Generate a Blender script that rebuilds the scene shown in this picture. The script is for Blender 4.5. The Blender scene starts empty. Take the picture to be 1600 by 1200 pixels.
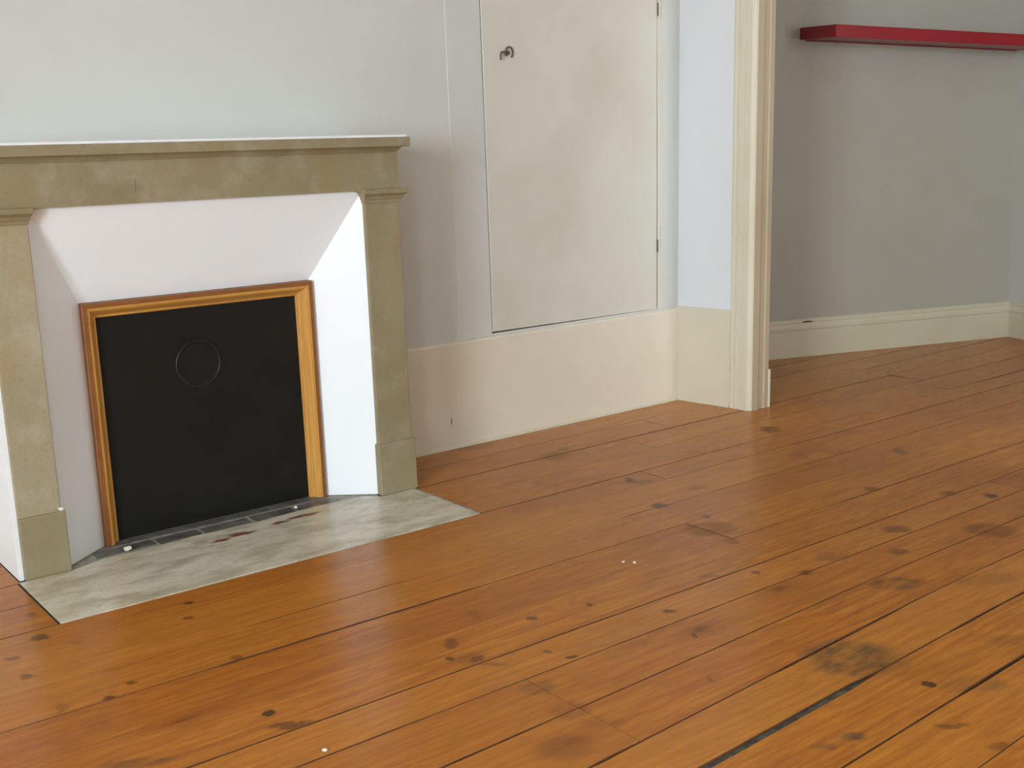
import bpy, bmesh, math, random
from mathutils import Vector, Matrix
random.seed(7)
scene = bpy.context.scene
COL = scene.collection

# ------------------------------------------------------------------ camera
PITCH, ROLL, YAW = math.radians(11.26), math.radians(2.07), math.radians(37.29)
CAM = Vector((0.0, 0.0, 1.0))
fwd = Vector((math.sin(YAW) * math.cos(PITCH), math.cos(YAW) * math.cos(PITCH), -math.sin(PITCH)))
rt0 = Vector((math.cos(YAW), -math.sin(YAW), 0))
dn0 = fwd.cross(rt0)
rt = rt0 * math.cos(ROLL) + dn0 * math.sin(ROLL)
dn = dn0 * math.cos(ROLL) - rt0 * math.sin(ROLL)
cam = bpy.data.objects.new('camera', bpy.data.cameras.new('camera'))
COL.objects.link(cam)
m = Matrix((rt, -dn, -fwd)).transposed().to_4x4()
m.translation = CAM
cam.matrix_world = m
cam.data.sensor_width = 36
cam.data.lens = 36 * 1795 / 1600
cam.data.clip_start = 0.05
scene.camera = cam
scene.cycles.use_light_tree = False                          # three lamps only
scene.cycles.adaptive_threshold = 0.07

# ------------------------------------------------------------------ world, light, exposure
scene.view_settings.view_transform = 'Standard'
scene.view_settings.look = 'None'
scene.view_settings.gamma = 1
scene.view_settings.use_curve_mapping = False
scene.view_settings.exposure = 0.08
world = bpy.data.worlds.new('sky'); scene.world = world
world.use_nodes = True
bg = world.node_tree.nodes['Background']
bg.inputs['Color'].default_value = (0.80, 0.90, 1.0, 1)      # even, overcast sky
bg.inputs['Strength'].default_value = 2.0

XL = -2.80                                                    # inner face of the window wall
def window_light(y0, y1, z0, z1, power):                      # daylight entering through a window of the left wall
    ld = bpy.data.lights.new('window_daylight', 'AREA')
    ld.shape = 'RECTANGLE'; ld.size = y1 - y0; ld.size_y = z1 - z0
    ld.energy = power; ld.color = (0.80, 0.93, 1.0)
    o = bpy.data.objects.new('window_daylight', ld); COL.objects.link(o)
    o.location = (XL - 0.45, (y0 + y1) / 2, (z0 + z1) / 2)
    o.rotation_euler = (math.radians(90 - 22), 0, math.radians(-90))   # the sky lies above, so its light slants down
WINDOWS = [(-1.25, 0.35, 0.45, 2.15, 335), (-3.5, -2.3, 0.45, 2.15, 150)]
for w in WINDOWS: window_light(*w)
AW = (3.60, 4.10, .9, 1.9)                                     # small window lighting the alcove, out of view
ld = bpy.data.lights.new('alcove_daylight', 'AREA'); ld.shape = 'RECTANGLE'; ld.size = AW[1] - AW[0]; ld.size_y = AW[3] - AW[2]
ld.energy = 22; ld.color = (0.92, 0.97, 1.0)
lo = bpy.data.objects.new('alcove_daylight', ld); COL.objects.link(lo)
lo.location = ((AW[0] + AW[1]) / 2, .14, (AW[2] + AW[3]) / 2); lo.rotation_euler = (math.radians(90), 0, 0)

# ------------------------------------------------------------------ node helpers
class NT:
    def __init__(s, name):
        s.mat = bpy.data.materials.new(name); s.mat.use_nodes = True
        s.t = s.mat.node_tree; s.b = s.t.nodes['Principled BSDF']
    def n(s, typ, **kw):
        nd = s.t.nodes.new('ShaderNode' + typ)
        for k, v in kw.items():
            if k.startswith('_'): setattr(nd, k[1:], v)
        for k, v in kw.items():
            if k.startswith('_'): continue
            i = int(k[1:]) if k[0] == 'i' and k[1:].isdigit() else k.replace('__', ' ')
            s.put(nd.inputs[i], v)
        return nd
    def put(s, inp, v):
        if isinstance(v, bpy.types.NodeSocket): s.t.links.new(v, inp)
        else: inp.default_value = v
    def math(s, op, a, b=0.0, clamp=False):
        return s.n('Math', _operation=op, _use_clamp=clamp, i0=a, i1=b).outputs[0]
    def noise(s, vec, scale, detail=3, rough=0.5, dist=0):
        nd = s.n('TexNoise', Scale=scale, Detail=detail, Roughness=rough, Distortion=dist)
        s.put(nd.inputs['Vector'], vec); return nd.outputs['Fac']
    def rng(s, v, a, b, c=0.0, d=1.0, smooth=False):
        nd = s.n('MapRange', _interpolation_type='SMOOTHSTEP' if smooth else 'LINEAR')
        for i, q in enumerate((v, a, b, c, d)): s.put(nd.inputs[i], q)
        return nd.outputs[0]
    def mix(s, f, a, b, blend='MIX'):
        nd = s.n('Mix', _data_type='RGBA', _blend_type=blend)
        s.put(nd.inputs[0], f); s.put(nd.inputs[6], a); s.put(nd.inputs[7], b)
        return nd.outputs[2]
    def pos(s): return s.n('NewGeometry').outputs['Position']
    def mapped(s, vec, scale=(1, 1, 1), loc=(0, 0, 0)):
        nd = s.n('Mapping'); s.put(nd.inputs[0], vec)
        nd.inputs['Scale'].default_value = scale; s.put(nd.inputs['Location'], loc)
        return nd.outputs[0]
    def bump(s, h, strength, dist):
        nd = s.n('Bump', Strength=strength, Distance=dist); s.put(nd.inputs['Height'], h)
        s.t.links.new(nd.outputs[0], s.b.inputs['Normal'])
    def set(s, **kw):
        for k, v in kw.items(): s.put(s.b.inputs[k.replace('__', ' ')], v)
        return s.mat
def srgb(r, g, b):
    f = lambda c: (c / 255 / 12.92) if c / 255 <= .04045 else ((c / 255 + .055) / 1.055) ** 2.4
    return (f(r), f(g), f(b), 1)

def paint(name, base, worn, rough=0.55, amount=0.5, bump=0.15, spec=0.4):
    k = NT(name); p = k.pos()
    big = k.noise(p, 2.3, 3, 0.6)
    f = k.math('MULTIPLY', k.rng(big, 0.42, 0.72), amount)
    c = k.mix(f, base, worn)
    k.bump(k.noise(p, 11, 2, 0.5), bump, 0.006)
    k.set(Base__Color=c, Roughness=rough); k.b.inputs['Specular IOR Level'].default_value = spec
    return k.mat

M = {}
M['wall'] = paint('painted_wall', srgb(212, 214, 210), srgb(205, 204, 196), 0.6)
M['cupboard'] = paint('painted_cupboard', srgb(219, 217, 207), srgb(211, 203, 190), 0.5, 0.9)
M['skirting'] = paint('cream_skirting', srgb(232, 223, 207), srgb(224, 211, 190), 0.42, 0.7)
M['cream'] = paint('cream_gloss', srgb(217, 209, 189), srgb(209, 199, 175), 0.45, 0.6)
M['jamb'] = paint('tan_jamb', srgb(180, 164, 138), srgb(168, 150, 124), 0.5, 0.6)
M['partition'] = paint('white_partition', srgb(224, 227, 232), srgb(218, 220, 222), 0.55)
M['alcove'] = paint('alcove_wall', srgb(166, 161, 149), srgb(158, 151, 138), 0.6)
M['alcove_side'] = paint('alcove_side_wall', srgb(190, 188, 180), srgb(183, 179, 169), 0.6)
M['alcove_skirting'] = paint('alcove_skirting', srgb(196, 187, 163), srgb(183, 171, 145), 0.45, 0.7)
M['white'] = paint('white_surround', srgb(243, 246, 250), srgb(238, 241, 246), 0.5, 0.4, 0.25)
M['ceiling'] = paint('ceiling_white', srgb(225, 222, 214), srgb(220, 216, 206), 0.7)
M['windowpaint'] = paint('window_paint', srgb(232, 230, 224), srgb(224, 220, 210), 0.4)

def stone(name, a, b, c, ochre, scale=4.0):
    k = NT(name); p = k.pos()
    n1 = k.noise(p, scale, 5, 0.62, 0.5); n2 = k.noise(k.mapped(p, (1, 1, 1), (5, 2, 9)), scale * 2.3, 4, 0.6)
    n3 = k.noise(p, 90, 3, 0.7)
    col = k.mix(k.rng(n1, 0.35, 0.65), a, b)
    col = k.mix(k.math('MULTIPLY', k.rng(n2, 0.52, 0.72), 0.75), col, c)
    col = k.mix(k.math('MULTIPLY', k.rng(k.noise(k.mapped(p, (1.3, 1.3, .7), (1, 7, 3)), scale * 1.4, 3), 0.55, 0.75), 0.7), col, ochre)
    col = k.mix(k.math('MULTIPLY', k.rng(n3, 0.55, 0.8), 0.25), col, srgb(95, 85, 66))
    k.bump(k.math('ADD', n3, k.math('MULTIPLY', n2, 1.5)), 0.25, 0.004)
    k.set(Base__Color=col, Roughness=k.rng(n2, 0.3, 0.7, 0.45, 0.6))
    return k.mat
M['stone_lit'] = stone('lit_limestone', srgb(170, 159, 132), srgb(158, 146, 118), srgb(178, 169, 148), srgb(166, 142, 100))  # same limestone, lightened: window light on the left pilaster painted into the colour
M['stone'] = stone('limestone', srgb(150, 139, 110), srgb(138, 125, 95), srgb(164, 154, 131), srgb(148, 125, 84))

def hearth_mat():
    k = NT('hearth_stone'); p = k.pos(); ps = k.mapped(p, (1.1, 2.4, 1))
    n1 = k.noise(ps, 3.2, 5, 0.62, 0.4); n2 = k.noise(k.mapped(ps, (1, 1, 1), (4, 1, 0)), 7, 4, 0.65)
    n3 = k.noise(p, 80, 3, 0.7)
    col = k.mix(k.rng(n1, 0.36, 0.62), srgb(196, 186, 160), srgb(220, 214, 197))
    col = k.mix(k.math('MULTIPLY', k.rng(n2, 0.47, 0.66), 0.8), col, srgb(166, 154, 125))
    col = k.mix(k.math('MULTIPLY', k.rng(n3, 0.6, 0.8), 0.3), col, srgb(90, 84, 70))
    # rust marks left on the slab
    d = k.n('VectorMath', _operation='MULTIPLY_ADD'); k.put(d.inputs[0], k.n('TexNoise', Scale=40.0).outputs['Color'])
    d.inputs[1].default_value = (.03, .03, 0); k.put(d.inputs[2], p)
    tot = None
    for (x, y, rx, ry) in ((1.235, 2.875, .045, .016), (1.17, 2.862, .03, .012), (1.44, 2.905, .06, .014), (1.36, 2.893, .03, .012)):
        mp = k.n('Mapping', _vector_type='TEXTURE'); k.put(mp.inputs[0], d.outputs[0])
        mp.inputs['Location'].default_value = (x + .015, y + .015, 0); mp.inputs['Scale'].default_value = (rx, ry, 1)
        ln = k.n('VectorMath', _operation='LENGTH', i0=mp.outputs[0]).outputs['Value']
        v = k.rng(ln, 1.2, 0.5, 0, .95, True)
        tot = v if tot is None else k.math('MAXIMUM', tot, v)
    col = k.mix(tot, col, srgb(120, 70, 34))
    k.bump(k.math('ADD', n3, k.math('MULTIPLY', n2, 2)), 0.25, 0.004)
    k.set(Base__Color=col, Roughness=0.33)
    return k.mat
M['hearth'] = hearth_mat()

def simple(name, a, b, rough, scale=20, metallic=0, bump=0.1, spec=0.5):
    k = NT(name); p = k.pos(); n = k.noise(p, scale, 4, 0.6)
    k.bump(n, bump, 0.004); k.set(Base__Color=k.mix(k.rng(n, .35, .65), a, b), Roughness=rough, Metallic=metallic)
    k.b.inputs['Specular IOR Level'].default_value = spec
    return k.mat
M['slate'] = simple('slate', srgb(116, 114, 110), srgb(76, 74, 71), 0.42, 18, 0, .4)
M['mortar'] = simple('mortar', srgb(178, 174, 163), srgb(140, 134, 120), 0.8, 40, 0, .4)
M['dust'] = simple('seam_dust', srgb(48, 44, 34), srgb(30, 24, 16), 0.9, 30)
M['edge'] = simple('grimy_edge', srgb(104, 62, 28), srgb(70, 42, 20), 0.7, 12)
M['grit'] = simple('seam_grit', srgb(92, 94, 82), srgb(50, 48, 40), 0.9, 60, 0, .5)
M['red'] = simple('red_lacquer', srgb(141, 14, 26), srgb(134, 11, 23), 0.35, 6, 0, .02)
M['black'] = simple('black_board', srgb(29, 29, 26), srgb(24, 23, 21), 0.45, 9, 0, .05, .2)
M['blackrim'] = simple('black_rim', srgb(40, 40, 38), srgb(34, 34, 32), 0.33, 9, 0, .05)
M['iron'] = simple('dark_iron', srgb(120, 112, 96), srgb(84, 78, 66), 0.45, 60, .4, .2)
M['plaster'] = simple('plaster_crumb', srgb(238, 235, 226), srgb(220, 214, 200), 0.8, 90, 0, .5)
M['dirt'] = simple('dark_dirt', srgb(58, 52, 42), srgb(40, 34, 26), 0.9, 60, 0, .4)

def frame_wood():
    k = NT('honey_wood'); p = k.pos()
    n = k.noise(k.mapped(p, (1, 60, 1)), 5, 4, .6); n2 = k.noise(p, 35, 3, .6)
    col = k.mix(k.rng(n, .35, .65), srgb(212, 158, 78), srgb(188, 130, 56))
    k.bump(n2, .05, .002)
    k.set(Base__Color=col, Roughness=.38); return k.mat
M['honey'] = frame_wood()
def frame_wood_dark():
    k = NT('brown_wood'); n = k.noise(k.pos(), 30, 3, .6)
    k.set(Base__Color=k.mix(n, srgb(150, 92, 40), srgb(120, 72, 34)), Roughness=.42); return k.mat
M['brown'] = frame_wood_dark()

# marks worn and burnt into the floor boards: x, y, two radii (m), kind, strength
MARKS = [(1.804, 1.293, 0.087, 0.096, 'g', 0.75), (2.21, 1.467, 0.057, 0.041, 'g', 0.8), (2.702, 1.524, 0.067, 0.065, 'g', 0.6), (1.814, 1.129, 0.011, 0.014, 'd', 1), (1.548, 1.103, 0.024, 0.016, 'g', 0.8), (1.486, 1.109, 0.019, 0.011, 'g', 0.6), (1.707, 1.014, 0.03, 0.012, 'd', 0.6), (0.822, 1.863, 0.012, 0.016, 'd', 1), (0.831, 1.79, 0.035, 0.015, 'd', 0.7), (1.249, 1.887, 0.015, 0.029, 'd', 0.6), (1.208, 1.823, 0.01, 0.009, 'd', 0.8), (1.25, 1.789, 0.016, 0.018, 'd', 0.6), (1.258, 1.749, 0.026, 0.012, 'd', 0.4), (1.237, 1.809, 0.039, 0.031, 'r', 0.5), (1.395, 1.666, 0.01, 0.012, 'd', 0.9), (1.459, 1.877, 0.014, 0.011, 'd', 0.8), (1.602, 1.85, 0.01, 0.011, 'd', 0.8), (1.711, 1.7, 0.014, 0.014, 'd', 0.8), (1.657, 1.572, 0.005, 0.01, 'd', 0.8), (1.376, 1.716, 0.008, 0.009, 'd', 0.7), (1.529, 1.41, 0.006, 0.019, 'd', 0.35), (1.258, 1.606, 0.037, 0.032, 'g', 0.35), (1.245, 1.497, 0.037, 0.035, 'r', 0.6), (1.154, 1.398, 0.049, 0.048, 'r', 0.5), (1.257, 1.422, 0.034, 0.024, 'r', 0.4), (2.193, 2.026, 0.071, 0.064, 'g', 0.55), (2.263, 2.104, 0.012, 0.023, 'd', 0.7), (2.156, 1.918, 0.016, 0.025, 'd', 0.5), (2.24, 2.266, 0.025, 0.024, 'd', 0.9), (2.36, 2.517, 0.012, 0.036, 'd', 0.8), (2.369, 2.479, 0.043, 0.021, 'd', 0.5), (3.165, 2.636, 0.031, 0.059, 'g', 0.7), (3.219, 2.133, 0.018, 0.05, 'd', 0.6), (2.975, 1.679, 0.017, 0.032, 'd', 0.9), (2.535, 1.691, 0.039, 0.032, 'd', 0.6), (2.398, 1.589, 0.025, 0.024, 'd', 0.6), (2.111, 1.65, 0.019, 0.017, 'd', 0.7), (2.03, 1.732, 0.011, 0.017, 'd', 0.7), (2.801, 1.948, 0.024, 0.027, 'd', 0.6), (2.913, 1.775, 0.027, 0.026, 'd', 0.6), (2.247, 1.673, 0.043, 0.037, 'g', 0.4), (3.315, 2.425, 0.057, 0.048, 'r', 0.4), (1.934, 1.787, 0.024, 0.017, 'd', 0.4), (2.952, 2.332, 0.029, 0.049, 'r', 0.5), (2.448, 2.313, 0.03, 0.027, 'g', 0.4), (0.599, 2.522, 0.019, 0.019, 'd', 0.8), (0.52, 2.448, 0.015, 0.018, 'd', 0.6), (0.518, 2.333, 0.013, 0.013, 'g', 0.8), (0.616, 2.126, 0.01, 0.012, 'd', 0.9), (0.672, 2.16, 0.008, 0.009, 'd', 0.7), (0.922, 2.493, 0.015, 0.013, 'd', 0.8), (0.887, 2.402, 0.015, 0.012, 'd', 0.7), (0.881, 2.131, 0.012, 0.016, 'd', 0.5), (0.528, 2.145, 0.011, 0.028, 'r', 0.7), (0.56, 2.039, 0.027, 0.037, 'r', 0.35), (0.568, 1.845, 0.062, 0.02, 'g', 0.6), (0.649, 2.445, 0.014, 0.011, 'r', 0.6), (0.621, 2.676, 0.015, 0.017, 'd', 0.5), (2.384, 2.896, 0.056, 0.067, 'g', 0.35), (2.459, 2.952, 0.022, 0.026, 'd', 0.5), (2.134, 2.69, 0.016, 0.021, 'r', 0.5), (1.38, 1.979, 0.017, 0.029, 'r', 0.6), (2.384, 1.339, 0.085, 0.038, 'g', 0.3), (1.862, 1.174, 0.072, 0.087, 'r', 0.25), (1.873, 1.073, 0.058, 0.039, 'g', 0.4), (1.699, 0.927, 0.019, 0.011, 'd', 0.5), (2.1, 1.139, 0.038, 0.033, 'd', 0.25), (2.25, 3.228, 0.091, 0.064, 'd', 0.3), (1.494, 1.647, 0.079, 0.031, 'g', 0.2), (1.751, 2.656, 0.03, 0.024, 'r', 0.5), (2.613, 2.641, 0.042, 0.033, 'r', 0.4)]

def plank_mat(marks):
    k = NT('varnished_pine'); p = k.pos()
    oi = k.n('ObjectInfo'); sep = k.n('SeparateColor'); k.put(sep.inputs[0], oi.outputs['Color'])
    r1, r2, r3 = sep.outputs
    off = k.n('CombineXYZ', X=k.math('MULTIPLY', r1, 37.0), Y=k.math('MULTIPLY', r2, 53.0), Z=k.math('MULTIPLY', r3, 11.0)).outputs[0]
    q = k.n('VectorMath', _operation='ADD', i0=p, i1=off).outputs[0]
    streak = k.noise(k.mapped(q, (1.0, 16.0, 1)), 5, 4, .65)
    fine = k.noise(k.mapped(q, (2.0, 70.0, 1)), 6, 2, .6)
    wob = k.noise(k.mapped(q, (1.3, 5.0, 1)), 1.6, 2, .5)
    ringv = k.math('ADD', k.math('MULTIPLY', wob, 9.0), k.math('MULTIPLY', k.n('SeparateXYZ', i0=q).outputs[1], 14.0))
    ring = k.math('ABSOLUTE', k.math('SINE', k.math('MULTIPLY', ringv, 3.3)))
    big = k.noise(k.mapped(q, (.7, 2.0, 1)), 2.2, 3, .6)
    col = k.mix(k.rng(streak, .34, .64), srgb(197, 126, 45), srgb(166, 96, 32))
    col = k.mix(k.math('MULTIPLY', k.rng(ring, .72, 1.0), .28), col, srgb(146, 84, 34))
    col = k.mix(k.math('MULTIPLY', k.rng(fine, .5, .8), .25), col, srgb(126, 72, 32))
    col = k.mix(k.math('MULTIPLY', k.rng(big, .5, .72), .55), col, srgb(152, 86, 40))
    col = k.mix(k.math('MULTIPLY', r2, .35), col, srgb(196, 134, 58))
    col = k.mix(k.math('MULTIPLY', r3, .35), col, srgb(152, 84, 36))
    # a scatter of small knots
    vo = k.n('TexVoronoi', Scale=3.4, Randomness=1.0); k.put(vo.inputs['Vector'], k.mapped(q, (.75, 1.5, 0.01)))
    sc = k.n('SeparateColor'); k.put(sc.inputs[0], vo.outputs['Color'])
    kn = k.math('MULTIPLY', k.rng(vo.outputs['Distance'], .11, .03, 0, 1, True), k.math('GREATER_THAN', sc.outputs[0], .72))
    col = k.mix(k.math('MULTIPLY', kn, .6), col, srgb(86, 46, 22))
    halo = k.math('MULTIPLY', k.rng(vo.outputs['Distance'], .3, .08, 0, 1, True), k.math('GREATER_THAN', sc.outputs[0], .72))
    col = k.mix(k.math('MULTIPLY', halo, .3), col, srgb(128, 62, 22))
    # wear, burns and stains
    if marks:
        dn = k.n('TexNoise', Scale=26.0, Detail=3.0); k.put(dn.inputs['Vector'], p)
        d = k.n('VectorMath', _operation='MULTIPLY_ADD', i0=dn.outputs['Color'], i1=(.036, .036, 0), i2=p).outputs[0]
    acc = {'g': None, 'd': None, 'r': None}
    for (x, y, rx, ry, kind, st) in marks:
        mp = k.n('Mapping', _vector_type='TEXTURE'); k.put(mp.inputs[0], d)
        mp.inputs['Location'].default_value = (x + .018, y + .018, 0)
        mp.inputs['Rotation'].default_value = (0, 0, math.radians(-30))
        mp.inputs['Scale'].default_value = (rx * 1.12, ry * .9, 1)
        ln = k.n('VectorMath', _operation='LENGTH', i0=mp.outputs[0]).outputs['Value']
        v = k.rng(ln, 1.25, .6, 0, st, True)
        acc[kind] = v if acc[kind] is None else k.math('MAXIMUM', acc[kind], v)
    rough = k.rng(streak, .3, .7, .2, .29)
    if acc['r']: col = k.mix(k.math('MULTIPLY', acc['r'], .55), col, srgb(108, 58, 32))
    if acc['g']:
        wear = k.noise(k.mapped(p, (4, 11, 1)), 3, 3, .75)
        col = k.mix(k.math('MULTIPLY', acc['g'], k.rng(wear, .36, .6, .25, 1)), col, srgb(74, 63, 47))
        rough = k.math('ADD', rough, k.math('MULTIPLY', acc['g'], .25))
    if acc['d']: col = k.mix(k.math('MULTIPLY', acc['d'], .85), col, srgb(58, 36, 20))
    k.bump(k.math('ADD', k.math('MULTIPLY', k.noise(k.mapped(q, (2.0, 70.0, 1)), 5, 0), .35), k.math('MULTIPLY', k.noise(k.mapped(p, (1.5, 4, 1)), 3, 1), 1.7)), .22, .004)
    k.set(Base__Color=col, Roughness=rough)
    k.b.inputs['Specular IOR Level'].default_value = .15
    return k.mat
M['plank'] = plank_mat([])

# ------------------------------------------------------------------ mesh helpers
def link(o, parent=None):
    COL.objects.link(o)
    if parent: o.parent = parent
    return o
def obj(name, bm, mat, parent=None, bevel=0.0, seg=2, smooth=False):
    bmesh.ops.recalc_face_normals(bm, faces=bm.faces)
    me = bpy.data.meshes.new(name); bm.to_mesh(me); bm.free()
    me.materials.append(mat)
    if smooth:
        for p_ in me.polygons: p_.use_smooth = True
    o = bpy.data.objects.new(name, me); link(o, parent)
    if bevel:
        b = o.modifiers.new('bevel', 'BEVEL'); b.width = bevel; b.segments = seg; b.limit_method = 'ANGLE'
        b.harden_normals = False
    return o
def tag(o, label, cat=None, group=None, kind=None):
    o['label'] = label
    if cat: o['category'] = cat
    if group: o['group'] = group
    if kind: o['kind'] = kind
    return o
def empty(name, loc=(0, 0, 0)):
    o = bpy.data.objects.new(name, None); o.empty_display_size = .05; o.location = (0, 0, 0)
    return link(o)
def box(x0, x1, y0, y1, z0, z1, bm=None, sh=0.0):
    bm = bm or bmesh.new()
    v = [bm.verts.new((x + sh * z, y, z)) for z in (z0, z1) for y in (y0, y1) for x in (x0, x1)]
    for f in ((0, 1, 3, 2), (4, 5, 7, 6), (0, 1, 5, 4), (2, 3, 7, 6), (0, 2, 6, 4), (1, 3, 7, 5)):
        bm.faces.new([v[i] for i in f])
    return bm
def prism(pts, z0, z1, bm=None, sh=0.0):                       # plan polygon extruded upwards
    bm = bm or bmesh.new()
    a = [bm.verts.new((x + sh * z0, y, z0)) for x, y in pts]; b = [bm.verts.new((x + sh * z1, y, z1)) for x, y in pts]
    bm.faces.new(a); bm.faces.new(b)
    for i in range(len(pts)):
        j = (i + 1) % len(pts); bm.faces.new((a[i], a[j], b[j], b[i]))
    return bm
def sweep(sections, bm=None, caps=True):                       # list of equal-length point rings
    bm = bm or bmesh.new()
    rings = [[bm.verts.new(p_) for p_ in s] for s in sections]
    n = len(rings[0])
    for r0, r1 in zip(rings, rings[1:]):
        for i in range(n):
            j = (i + 1) % n; bm.faces.new((r0[i], r0[j], r1[j], r1[i]))
    if caps: bm.faces.new(rings[0]); bm.faces.new(rings[-1])
    return bm
def tube(pts, r, n=8, bm=None):
    pts = [Vector(p_) for p_ in pts]; secs = []; up = Vector((0, 1, 0))
    for i, p_ in enumerate(pts):
        d = (pts[min(i + 1, len(pts) - 1)] - pts[max(i - 1, 0)]).normalized()
        u = d.cross(up)
        if u.length < .1: u = d.cross(Vector((1, 0, 0)))
        u.normalize(); w = d.cross(u)
        secs.append([p_ + (u * math.cos(a) + w * math.sin(a)) * r for a in [2 * math.pi * q / n for q in range(n)]])
    return sweep(secs, bm)
def loft_rect(x0, x1, y0, y1, levels, bm=None):                # levels: (z, proud_left, proud_right, proud_front)
    return sweep([[(x0 - l, y0 - f, z), (x1 + r, y0 - f, z), (x1 + r, y1, z), (x0 - l, y1, z)] for z, l, r, f in levels], bm)

CEIL = 2.7
YW = 3.245          # face of the fireplace wall
# ------------------------------------------------------------------ room shell
X0 = 2.392; X1 = 3.205; Z0 = .382; Z1 = 2.25                  # cupboard opening
bm = box(XL - .2, X0, YW, YW + .2, 0, CEIL)
box(X1 + .028, 3.5, YW, YW + .2, 0, CEIL, bm); box(X0, X1 + .028, YW, YW + .2, 0, Z0, bm); box(X0, X1 + .028, YW, YW + .2, Z1, CEIL, bm)
box(X0, X1 + .028, YW + .15, YW + .2, Z0, Z1, bm)
w = obj('wall_back', bm, M['wall']); tag(w, 'off-white painted wall carrying the fireplace and cupboard', 'wall', kind='structure')

bm = box(XL - .25, XL, -4.4, WINDOWS[1][0], 0, CEIL)
box(XL - .25, XL, WINDOWS[1][1], WINDOWS[0][0], 0, CEIL, bm); box(XL - .25, XL, WINDOWS[0][1], YW, 0, CEIL, bm)
for y0, y1, z0, z1, _ in WINDOWS:
    box(XL - .25, XL, y0, y1, 0, z0, bm); box(XL - .25, XL, y0, y1, z1, CEIL, bm)
w = obj('wall_left', bm, M['wall']); tag(w, 'off-white window wall out of view beside the camera', 'wall', kind='structure')
for i, (y0, y1, z0, z1, _) in enumerate(WINDOWS):
    e = empty('window_%d' % (i + 1)); tag(e, ('tall white casement window nearest the fireplace wall', 'tall white casement window behind the camera')[i], 'window', kind='structure')
    bm = box(XL - .1, XL - .04, y0, y0 + .05, z0, z1); box(XL - .1, XL - .04, y1 - .05, y1, z0, z1, bm)
    box(XL - .1, XL - .04, y0, y1, z0, z0 + .06, bm); box(XL - .1, XL - .04, y0, y1, z1 - .05, z1, bm)
    obj('window_frame', bm, M['windowpaint'], e)
    obj('mullion', box(XL - .1, XL - .04, (y0 + y1) / 2 - .035, (y0 + y1) / 2 + .035, z0 + .06, z1 - .05), M['windowpaint'], e)
w = obj('wall_rear', box(XL - .25, 3.5, -4.6, -4.4, 0, CEIL), M['wall']); tag(w, 'plain off-white wall behind the camera', 'wall', kind='structure')

SH = .019           # the partition leans a little, as old walls do
pA = (3.318, YW); pB = (3.358, 2.878); pC = (3.435, 2.878); pD = (3.435, YW + .6)
ux, uy = pB[0] - pA[0], pB[1] - pA[1]; ul = math.hypot(ux, uy); ux /= ul; uy /= ul     # along the return, towards the room
nx, ny = uy, -ux                                                                      # out of the return (to -x)
if nx > 0: nx, ny = -nx, -ny
def ret(s, d): return (pA[0] + ux * s + nx * d, pA[1] + uy * s + ny * d)
bm = prism([ret(0, 0), ret(ul - .012, 0), (pC[0] - .006, pB[1] + .012), (pC[0] - .006, pD[1])], 0, CEIL, sh=SH)
w = obj('wall_partition', bm, M['partition']); tag(w, 'narrow white return wall between cupboard and opening', 'wall', kind='structure')
bm = box(3.36, 3.46, -4.4, 1.3, 0, CEIL); box(3.36, 3.46, 1.3, 2.9, 2.15, CEIL, bm)
w = obj('wall_opening', bm, M['wall']); tag(w, 'off-white wall beyond the opening to the alcove', 'wall', kind='structure')

A1 = Vector((4.231, 3.558)); A2 = Vector((5.553, 3.078)); TV = (A2 - A1).normalized(); NV = Vector((TV.y, -TV.x))
def alc(s, d): q = A1 + TV * s + NV * d; return (q.x, q.y)
SC = (A2 - A1).length
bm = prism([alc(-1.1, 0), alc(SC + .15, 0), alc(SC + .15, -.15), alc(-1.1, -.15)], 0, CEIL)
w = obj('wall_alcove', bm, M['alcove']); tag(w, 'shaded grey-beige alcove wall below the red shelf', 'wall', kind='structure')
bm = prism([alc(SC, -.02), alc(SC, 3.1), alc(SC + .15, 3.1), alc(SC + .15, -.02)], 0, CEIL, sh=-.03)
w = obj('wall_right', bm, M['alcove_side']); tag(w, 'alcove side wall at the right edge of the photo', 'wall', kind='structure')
q = alc(SC, 3.1)
bm = box(3.46, AW[0], q[1] - .15, q[1], 0, CEIL); box(AW[1], q[0], q[1] - .15, q[1], 0, CEIL, bm); box(AW[0], AW[1], q[1] - .15, q[1], 0, AW[2], bm); box(AW[0], AW[1], q[1] - .15, q[1], AW[3], CEIL, bm)
w = obj('wall_alcove_end', bm, M['alcove']); tag(w, 'alcove wall closing the far side out of view', 'wall', kind='structure')
w = obj('ceiling', box(XL - .25, 6.0, -4.6, 4.2, CEIL, CEIL + .1), M['ceiling']); tag(w, 'plain white ceiling above the room', 'ceiling', kind='structure')

# skirtings
bm = sweep([[(x, YW, 0), (x, YW - .013, 0), (x, YW - .013, .366), (x, YW - .010, .371), (x, YW - .004, .374), (x, YW, .374)] for x in (1.836, 3.33)])
sweep([[(x, YW, 0), (x, YW - .013, 0), (x, YW - .013, .366), (x, YW - .010, .371), (x, YW - .004, .374), (x, YW, .374)] for x in (XL, .659)], bm)
o = obj('baseboard_back', bm, M['skirting']); tag(o, 'tall cream baseboard under the cupboard door', 'baseboard', kind='structure')
obj('nail_mark', box(2.19, 2.1925, YW - .0136, YW - .0125, .088, .108), M['dirt'], o)
bead = sweep([[(x, YW - .013, .0), (x, YW - .021, .0), (x, YW - .020, .006), (x, YW - .013, .011)] for x in (1.836, 3.33)])
obj('floor_bead', bead, M['cream'], o)
bm = prism([ret(.0, 0), ret(.0, .012), ret(.262, .012), ret(.262, 0)], 0, .382, sh=SH)
o = obj('baseboard_partition', bm, M['cream'], bevel=.002); tag(o, 'cream baseboard on the narrow return wall', 'baseboard', kind='structure')
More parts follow.
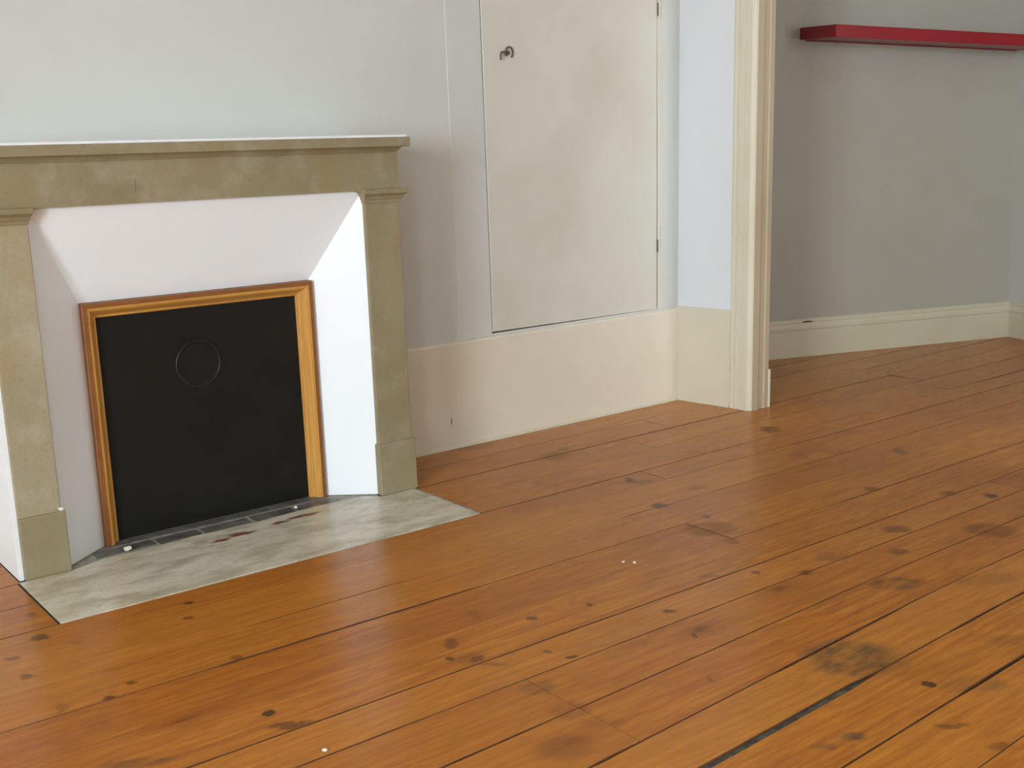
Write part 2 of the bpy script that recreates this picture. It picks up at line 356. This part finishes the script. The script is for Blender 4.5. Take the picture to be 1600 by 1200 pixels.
o2 = obj('floor_bead', sweep([[(*ret(s, .012), 0), (*ret(s, .018), 0), (*ret(s, .017), .006), (*ret(s, .012), .010)] for s in (.0, .262)]), M['cream'], o)
prof = [(0, 0), (.018, 0), (.018, .128), (.021, .132), (.021, .140), (.015, .147), (.011, .160), (.013, .168), (.010, .176), (.004, .181), (0, .182)]
bm = sweep([[(*alc(s, d), z) for d, z in prof] for s in (-1.05, SC)])
o = obj('baseboard_alcove', bm, M['alcove_skirting']); tag(o, 'moulded cream baseboard along the alcove wall', 'baseboard', kind='structure')
hm = bmesh.new()
sweep([[(*alc(s, .0125), .165), (*alc(s, .0145), .166), (*alc(s, .0142), .166 + hh), (*alc(s, .0115), .166 + hh)] for s, hh in ((.192, .001), (.205, .005), (.225, .006), (.243, .004), (.252, .001))], hm)
obj('chipped_paint', hm, M['dirt'], o)
bm = sweep([[(*alc(SC - d, s), z) for d, z in prof] for s in (.0, 3.0)])
o = obj('baseboard_right', bm, M['alcove_skirting']); tag(o, 'moulded cream baseboard along the alcove side wall', 'baseboard', kind='structure')

# architrave on the end of the partition
e = empty('trim_opening'); tag(e, 'cream moulded door casing at the end of the return wall', 'casing', kind='structure')
cas = [(.262, .0), (.262, .010), (.266, .016), (.276, .018), (.281, .014), (.286, .014), (.290, .020), (.297, .022), (.301, .017), (.318, .017), (.322, .021), (ul - .02, .022), (ul - .012, .019), (ul - .008, .014), (ul, .012), (ul, -.004), (ul - .012, -.004), (.30, .0)]
obj('casing', prism([ret(s, d) for s, d in cas], 0, 2.2, sh=SH), M['cream'], e)
bm = prism([(pB[0] - .012, pB[1] - .003), (pB[0] + .018, pB[1] - .005), (pB[0] + .022, pB[1] + .003), (pC[0] - .022, pB[1] + .003), (pC[0] - .018, pB[1] - .002), (pC[0] + .004, pB[1] - .002), (pC[0] + .004, pB[1] + .05), (pC[0] - .006, pB[1] + .05), (pC[0] - .006, pB[1] + .0125), (pB[0] - .012, pB[1] + .0125)], 0, 2.2, sh=SH)
obj('jamb', bm, M['jamb'], e)
obj('plinth_edge', prism([(pC[0] + .004, pB[1] - .004), (pC[0] + .016, pB[1] - .004), (pC[0] + .016, pB[1] + .06), (pC[0] + .004, pB[1] + .06)], 0, .15, sh=SH), M['cream'], e, bevel=.002)

# cupboard door, flush in the wall
d = empty('door_1'); tag(d, 'flush off-white cupboard door beside the fireplace', 'door', kind='structure')
bm = prism([(X0 + .0035, YW - .002), (X1 - .001, YW - .002), (X1 - .001, YW + .025), (X0 + .0035, YW + .025)], Z0 + .004, Z1 - .004)
for v in bm.verts:
    if v.co.x > 3: v.co.x += .017 * v.co.z - .006
    if v.co.z < 1: v.co.z += .002 if v.co.x < 3 else -.004
obj('door_panel', bm, M['cupboard'], d, bevel=.0025)
obj('hinge_stile', prism([(X1 + .003, YW - .001), (X1 + .03, YW - .001), (X1 + .03, YW + .03), (X1 + .003, YW + .03)], Z0, Z1, sh=.012), M['cupboard'], d, bevel=.001)
for z0, z1 in ((.60, .712), (1.49, 1.60)):
    zs = [z0 + (z1 - z0) * i / 3 for i in range(4)]
    xh = X1 + .002 + .017 * (z0 + z1) / 2 - .004
    h = obj('hinge', tube([(xh, YW - .006, zs[0]), (xh, YW - .006, zs[1] - .002)], .005, 10), M['cupboard'], d)
    for i in (1, 2):
        obj('knuckle', tube([(xh, YW - .006, zs[i]), (xh, YW - .006, zs[i + 1] - .002)], .005, 10), M['cupboard'], h)
    obj('worn_gap', box(xh - .0056, xh - .0046, YW - .0085, YW - .003, zs[1] - .03, zs[1] + .018), M['iron'], h)
kx, kz = 2.458, 1.345
lt = obj('latch_hook', tube([(kx, YW - .02, kz - .026), (kx, YW - .021, kz - .006), (kx + .003, YW - .021, kz), (kx + .02, YW - .02, kz + .001), (kx + .04, YW - .014, kz + .002), (kx + .047, YW, kz + .002)], .0035), M['iron'], d)
ringp = [(kx + .047 + .015 * math.cos(a), YW - .008, kz + .001 + .019 * math.sin(a)) for a in [math.pi * 2 * i / 20 for i in range(-3, 13)]]
obj('ring', tube(ringp, .003), M['iron'], lt); tag(lt, 'small bent iron latch hook')
obj('latch_plate', tube([(kx + .045, YW - .004, kz), (kx + .045, YW + .001, kz)], .008, 12), M['iron'], lt)
j = obj('trim_1', prism([(2.247, YW - .002), (X0 - .001, YW - .002), (X0 - .001, YW + .01), (2.247, YW + .01)], .374, 2.35), M['wall'], bevel=.002)
tag(j, 'off-white cupboard door jamb board left of the door', 'jamb', kind='structure')

# ------------------------------------------------------------------ floor boards
seams = [(3.9, 0), (3.73, 0), (3.57, 0), (3.405, 0), (3.24, 0), (3.075, 0), (2.91, 0), (2.745, 0), (2.568, -.004), (2.450, -.008), (2.262, -.006), (2.110, -.008), (1.934, -.004), (1.768, -.008), (1.648, 0),
         (1.497, .03), (1.338, .053), (1.203, .045), (1.047, .045), (.90, .045), (.745, .045), (.60, .04), (.45, .03), (.30, .02), (.15, .01), (0, 0)]
def seam_y(i, x):
    y0, kk = seams[i]
    return y0 + kk * (min(max(x, 0), 2.3) - 1.4) + .0018 * math.sin(x * 2.1 + i * 1.7)
GAPS = {16: [(1.12, 1.28, .006), (1.62, 2.16, .0055)], 17: [(1.15, 1.82, .014), (2.05, 2.6, .005)], 11: [(.8, 1.52, .0065)], 10: [(.95, 1.42, .005), (2.08, 2.25, .006)],
        13: [(.6, 1.05, .003)], 15: [(.9, 1.25, .004)], 18: [(1.8, 2.3, .007)], 8: [(.3, .66, .003)], 14: [(.7, 1.1, .003)]}
def gap(i, x):
    g = (.0014, .0020, .0015, .0022, .0013)[i % 5]
    for a, b, wd in GAPS.get(i, []):
        if a < x < b: g = max(g, wd * min(1, (x - a) / .06, (b - x) / .12))
    return g
fl = obj('floor', box(XL - .2, 6.0, 0, 4.2, -.06, -.016), M['dust']); tag(fl, 'varnished orange pine floor of wide old boards', 'floor', kind='structure')
def seam_fill(name, i, a, b, mat):
    n = 14; secs = []
    for t in range(n + 1):
        x = a + (b - a) * t / n; y = seam_y(i, x); g = gap(i, x) / 2 + .001
        zt = -.004 - .003 * random.random()
        secs.append([(x, y - g, -.016), (x, y + g, -.016), (x, y + g, zt), (x, y - g, zt)])
    return obj(name, sweep(secs), mat, fl)
seam_fill('seam_grit', 17, 1.15, 1.82, M['grit']); seam_fill('seam_grit', 11, 1.1, 1.3, M['grit']); seam_fill('seam_grit', 10, .95, 1.4, M['dust'])
def plank(i, xa, xb):                                           # between seam i (far) and i + 1 (near)
    xs = {xa, xb}
    x = xa
    while x < xb: xs.add(x); x += .4
    for s in (i, i + 1):
        for a, b, _ in GAPS.get(s, []):
            for v in (a, a + .06, b - .12, b):
                if xa < v < xb: xs.add(v)
    xs = sorted(xs); dz = random.uniform(-.0006, .0006); tl = random.uniform(-.0006, .0006); secs = []
    for x in xs:
        xx = min(max(x, xa + .0008), xb - .0008)
        y1 = seam_y(i, x) - gap(i, x) / 2; y0 = seam_y(i + 1, x) + gap(i + 1, x) / 2
        secs.append([(xx, y0, -.016), (xx, y0, -.0016 + dz), (xx, y0 + .0009, dz - tl), (xx, y1 - .0009, dz + tl), (xx, y1, -.0016 + dz), (xx, y1, -.016)])
    mk = [m_ for m_ in MARKS if xa - m_[2] * 1.4 < m_[0] < xb + m_[2] * 1.4 and min(seam_y(i + 1, m_[0]), seam_y(i, m_[0])) - max(m_[2:4]) * 1.4 - .01 < m_[1] < seam_y(i, m_[0]) + max(m_[2:4]) * 1.4 + .01]
    o = obj('plank', sweep(secs), plank_mat(mk) if mk else M['plank'], fl)
    o.data.materials.append(M['edge'])
    for f_ in o.data.polygons:                                  # grime on the edges, varnish on the face
        if f_.normal.z < .93: f_.material_index = 1
    o.color = (random.random(), random.random() ** 1.5, random.random() ** 1.5, 1)
    return o
HX0, HX1, HY0 = .655, 1.818, 2.572
JO = {14: [1.263], 15: [1.263], 10: [2.215], 11: [2.175], 9: [3.05], 12: [2.62], 13: [-.3, 3.1], 16: [2.75], 17: [2.95], 18: [-.2, 3.0], 7: [3.0], 6: [2.7], 8: [2.45], 5: [2.95]}
for i in range(len(seams) - 1):
    ys = seams[i][0]
    if ys > 3.25: lo, hi = 3.45, 5.2
    else: lo, hi = XL, min(5.62, 3.44 if ys < 1.2 else 5.62)
    js = JO.get(i, [random.uniform(-.4, .2), random.uniform(2.6, 3.2)] if ys < 1.1 else [])
    js = [v for v in js] + ([random.uniform(4.1, 5.0)] if hi > 4.5 else [])
    cuts = sorted([lo, hi] + [v for v in js if lo < v < hi])
    for a, b in zip(cuts, cuts[1:]):
        if seams[i + 1][0] > HY0 - .02 and ys < 3.25:           # rows stopped by hearth and chimney piece
            xr = HX1 + .012 if ys < 2.93 else 1.84
            xl_ = HX0 - .004 if ys < 2.93 else .658
            if a < xl_: plank(i, a, min(b, xl_))
            if b > xr: plank(i, max(a, xr), b)
        else: plank(i, a, b)
bk = obj('board_floor', box(XL, 3.44, -4.4, -.002, -.05, 0), M['plank'], fl)

# ------------------------------------------------------------------ hearth
h = empty('hearth'); tag(h, 'worn grey-beige stone hearth slab set flush in the floor', 'hearth')
n = 16; pts = []
for t in range(n + 1): pts.append((HX0 + (HX1 - HX0) * t / n, HY0 + random.uniform(-.002, .002)))
pts += [(HX1, 2.911), (1.702, 2.911), (1.66, 2.955), (1.5, 2.962), (1.3, 2.946), (1.12, 2.954), (.97, 2.938), (.88, 2.945), (.79, 2.911), (HX0, 2.911)]
o = obj('stone_slab', prism(pts, -.016, .0015), M['hearth'], h, bevel=.001)
obj('mortar_bed', prism([(.785, 2.905), (1.706, 2.905), (1.706, 3.09), (.785, 3.09)], -.016, -.0005), M['mortar'], h)
tx = [.86, 1.03, 1.16, 1.31, 1.452, 1.60]
for a, b in zip(tx, tx[1:]):
    r = [random.uniform(-.004, .004) for _ in range(4)]
    obj('slate_tile', prism([(a + .004, 2.950 + r[0]), (b - .004, 2.958 + r[1]), (b - .004, 3.010 + r[2] * .4), (a + .004, 3.008 + r[3] * .4)], -.012, .001 + random.uniform(-.001, .001)), M['slate'], h, bevel=.0015)
tx = [.92, 1.21, 1.40, 1.585]
for a, b in zip(tx, tx[1:]):
    obj('slate_tile', box(a + .002, b - .002, 3.018, 3.0585, -.012, .002 + random.uniform(-.001, .001)), M['slate'], h, bevel=.0015)
sec = [[(HX1 + .001, y, -.016), (HX1 + .011 + random.uniform(-.002, .003), y, -.016), (HX1 + .010, y, .0015), (HX1 + .001, y, .003)] for y in [2.572 + .345 * i / 10 for i in range(11)]]
obj('mortar_joint', sweep(sec), M['mortar'], h)
obj('mortar_joint', sweep([[(HX0 - .004, y, -.016), (HX0, y, -.016), (HX0, y, .001), (HX0 - .003, y, -.002)] for y in (2.572, 2.75, 2.91)]), M['dirt'], h)

# ------------------------------------------------------------------ chimney piece
YF = 2.92
LP = (.672, .778); RP = (1.712, 1.830)
fp = empty('fireplace'); tag(fp, 'beige limestone fireplace with mantel shelf and white splayed surround', 'fireplace')
for s, (x0, x1) in ((-1, LP), (1, RP)):
    sh_ = obj('pilaster', box(x0, x1, YF, YW, .155, .89), M['stone_lit' if s < 0 else 'stone'], fp, bevel=.003)
    lo_, ro_ = (0, .008) if s < 0 else (.004, .008)
    obj('plinth_block', box(x0 - lo_, x1 + ro_, YF - .008, YW, .0, .160), M['stone'], fp, bevel=.003)
    L, Rr = (1, .45) if s < 0 else (.45, 1)
    lv = [(.878, 0, 0, 0), (.8785, .004, .004, .004), (.886, .005, .005, .005), (.889, .008, .008, .008), (.896, .011, .011, .011), (.902, .018, .018, .018), (.9045, .021, .021, .021), (.9155, .022, .022, .022), (.918, .019, .019, .019), (.9185, .0, .0, .0)]
    obj('capital', loft_rect(x0, x1, YF, YW, [(z, a * L, b * Rr, f) for z, a, b, f in lv]), M['stone'], fp)
# frieze with rounded inner corners over the opening
ZB, ZT = .914, 1.036
pts = [(LP[0], ZT), (LP[0], ZB), (LP[1] - .002, ZB), (LP[1] - .002, ZB - .030)]
for a in range(1, 7):
    q_ = a / 6 * math.pi / 2
    pts.append((LP[1] - .002 + .03 * (1 - math.cos(q_)), ZB - .03 + .03 * math.sin(q_)))
for a in range(0, 6):
    q_ = a / 6 * math.pi / 2
    pts.append((RP[0] + .002 - .034 * (1 - math.sin(q_)), ZB - .034 * (1 - math.cos(q_))))
pts += [(RP[0] + .002, ZB - .034), (RP[0] + .002, ZB), (RP[1] + .003, ZB), (RP[1] + .003, ZT)]
bm = bmesh.new()
a_ = [bm.verts.new((x, YF + .002, z)) for x, z in pts]; b_ = [bm.verts.new((x, YF + .06, z)) for x, z in pts]
bm.faces.new(a_); bm.faces.new(b_)
for i in range(len(pts)):
    jn = (i + 1) % len(pts); bm.faces.new((a_[i], a_[jn], b_[jn], b_[i]))
fz = obj('frieze', bm, M['stone'], fp)
obj('frieze_core', box(LP[0], RP[1] + .003, YF + .06, YW, ZB + .004, ZT), M['stone'], fp)
obj('crack', sweep([[(x, YF + .0015, z), (x + .0008, YF + .0015, z), (x + .0008, YF + .004, z), (x, YF + .004, z)] for x, z in ((1.048, .940), (1.0487, .955), (1.0485, .965), (1.049, .975))]), M['dirt'], fz)
lv = [(1.022, 0, 0, .002), (1.026, .003, .003, .005), (1.033, .006, .008, .012), (1.037, .008, .010, .016)]
obj('bed_moulding', loft_rect(LP[0], RP[1], YF, YW, lv), M['stone'], fp)
sx0, sx1, sy = .632, 1.862, 2.893
lv = [(1.036, -.003, -.003, -.003), (1.038, 0, 0, 0), (1.060, 0, 0, 0), (1.064, -.003, -.003, -.003)]
ms = obj('mantel_shelf', loft_rect(sx0, sx1, sy, YW, lv), M['stone'], fp)
obj('painted_top', loft_rect(sx0, sx1, sy, YW, [(1.064, -.006, -.008, -.006), (1.069, -.006, -.008, -.006), (1.071, -.009, -.012, -.010)]), M['white'], ms)['label'] = 'white painted upper edge'
# painted side cheeks
obj('side_cheek', box(LP[0] - .012, LP[0] - .0005, YF + .004, YW, 0.0, 1.036), M['white'], fp)['label'] = 'white painted side cheek'
# splayed surround
SL, SR, ST = .914, 1.580, .662
YB = 3.046; YS = YF + .012
sr = obj('surround', box(LP[1] + .001, RP[0] - .001, YB + .030, YB + .05, .002, ZB), M['white'], fp); sr['label'] = 'white splayed plaster surround'
def splay(quad_front, quad_back, name='splay'):
    bm = sweep([[Vector(p_) for p_ in quad_front], [Vector(p_) for p_ in quad_back]])
    o_ = obj(name, bm, M['white'], sr); return o_
zf = ZB + .003
splay([(LP[1] - .002, YS, .002), (LP[1] - .002, YS, zf), (LP[1] - .002, YB + .02, zf), (LP[1] - .002, YB + .02, .002)], [(SL, YB, .002), (SL, YB, ST), (SL, YB + .02, ST), (SL, YB + .02, .002)])
splay([(RP[0] + .002, YS, .002), (RP[0] + .002, YS, zf), (RP[0] + .002, YB + .02, zf), (RP[0] + .002, YB + .02, .002)], [(SR, YB, .002), (SR, YB, ST), (SR, YB + .02, ST), (SR, YB + .02, .002)])
splay([(LP[1] - .002, YS, zf), (RP[0] + .002, YS, zf), (RP[0] + .002, YB + .02, zf), (LP[1] - .002, YB + .02, zf)], [(SL, YB, ST), (SR, YB, ST), (SR, YB + .02, ST), (SL, YB + .02, ST)])

# ------------------------------------------------------------------ fireboard
fb = empty('fireboard'); tag(fb, 'black fireboard closing the hearth in a honey wood frame', 'fireboard')
YP = 3.060
obj('panel', box(SL + .012, SR - .012, YP, YP + .010, .004, ST - .012), M['black'], fb)
prof = [(0.000, 0), (0.000, .034), (.002, .036), (.0105, .036), (.012, .033), (.0145, .033), (.018, .031), (.024, .021), (.0295, .010), (.032, .008), (.0345, .0075), (.036, .005), (.036, 0)]
fx0, fx1, fz1 = SL - .001, SR + .001, ST - .001
yb = YP
def rail(kind):
    A, B = [], []
    for u, dd in prof:
        u *= 1.18
        if kind == 'l': A.append((fx0 + u, yb - dd, .003)); B.append((fx0 + u, yb - dd, fz1 - u))
        if kind == 'r': A.append((fx1 - u, yb - dd, .003)); B.append((fx1 - u, yb - dd, fz1 - u))
        if kind == 't': A.append((fx0 + u, yb - dd, fz1 - u)); B.append((fx1 - u, yb - dd, fz1 - u))
    return sweep([A, B])
for kd in 'lrt':
    o = obj('frame_rail', rail(kd), M['honey'], fb)
    o.data.materials.append(M['brown'])
    for f_ in o.data.polygons:                                 # the outer fillet of the moulding is stained darker
        c_ = f_.center
        u_ = min(c_.x - fx0 if kd == 'l' else 9, fx1 - c_.x if kd == 'r' else 9, fz1 - c_.z if kd == 't' else 9)
        if u_ < .0130: f_.material_index = 1
cx, cz, cr = 1.226, .459, .063
bm = sweep([[(cx + cr * k_ * math.cos(a), YP - d_, cz + cr * k_ * math.sin(a)) for a in [2 * math.pi * i / 48 for i in range(48)]] for k_, d_ in ((1.03, 0), (1.02, .0025), (.985, .003), (.965, .0015), (.93, .001), (.3, .001))])
dsc = obj('round_cover', bm, M['black'], fb, smooth=False)
obj('rim', sweep([[(cx + cr * k_ * math.cos(a), YP - d_, cz + cr * k_ * math.sin(a)) for a in [2 * math.pi * i / 48 for i in range(48)]] for k_, d_ in ((1.045, 0.0), (1.04, .004), (1.02, .0065), (1.00, .0065), (.985, .003), (.98, .0005))], caps=False), M['blackrim'], dsc, smooth=True)
dsc['label'] = 'round black flue cover set in the panel'

# ------------------------------------------------------------------ red shelf
s0, s1, dep = .168, SC - .004, .29
def shelf_pt(s, d_, z): return (*alc(s, d_), z - .046 * (s - s0) - .06 * d_)
bm = bmesh.new()
pp = [(s0, 0), (s1, 0), (s1, dep), (s0, dep)]
lo_ = [bm.verts.new(shelf_pt(s, d_, 1.470)) for s, d_ in pp]; hi_ = [bm.verts.new(shelf_pt(s, d_, 1.523)) for s, d_ in pp]
bm.faces.new(lo_); bm.faces.new(hi_)
for i in range(4):
    jn = (i + 1) % 4; bm.faces.new((lo_[i], lo_[jn], hi_[jn], hi_[i]))
sfh = empty('wall_shelf'); tag(sfh, 'thick red lacquered floating shelf on the alcove wall', 'shelf')
obj('board', bm, M['red'], sfh, bevel=.002)
bm = bmesh.new()
pp = [(s0 + .03, .0005), (s1 - .03, .0005), (s1 - .03, .012), (s0 + .03, .012)]
obj('wall_cleat', sweep([[shelf_pt(s, d_, 1.466) for s, d_ in pp], [shelf_pt(s, d_, 1.471) for s, d_ in pp]], bm), M['red'], sfh)

# ------------------------------------------------------------------ crumbs of plaster
def crumb(x, y, z, r, label):
    bm = bmesh.new(); bmesh.ops.create_icosphere(bm, subdivisions=2, radius=r)
    for v in bm.verts:
        v.co *= random.uniform(.72, 1.15); v.co.z *= .6
    zmin = min(v.co.z for v in bm.verts)
    for v in bm.verts: v.co += Vector((x, y, z - zmin))
    tag(obj('plaster_crumb', bm, M['plaster']), label, 'crumb', 'white plaster crumbs')
crumb(.778, 2.916, .160, .0085, 'white plaster crumb on the top edge of the left plinth block')
crumb(.945, 2.955, .002, .011, 'white plaster crumb on the hearth by the fireboard foot')
crumb(1.455, 2.985, .002, .006, 'small white plaster crumb on the slate strip under the fireboard')
crumb(.832, 1.665, .0, .0045, 'tiny white plaster crumb on the floor at the bottom of the photo')
crumb(1.846, 1.995, .0, .004, 'tiny white plaster crumb on the floorboards, left of a close pair')
crumb(1.862, 1.972, .0, .0045, 'tiny white plaster crumb on the floorboards, right of a close pair')
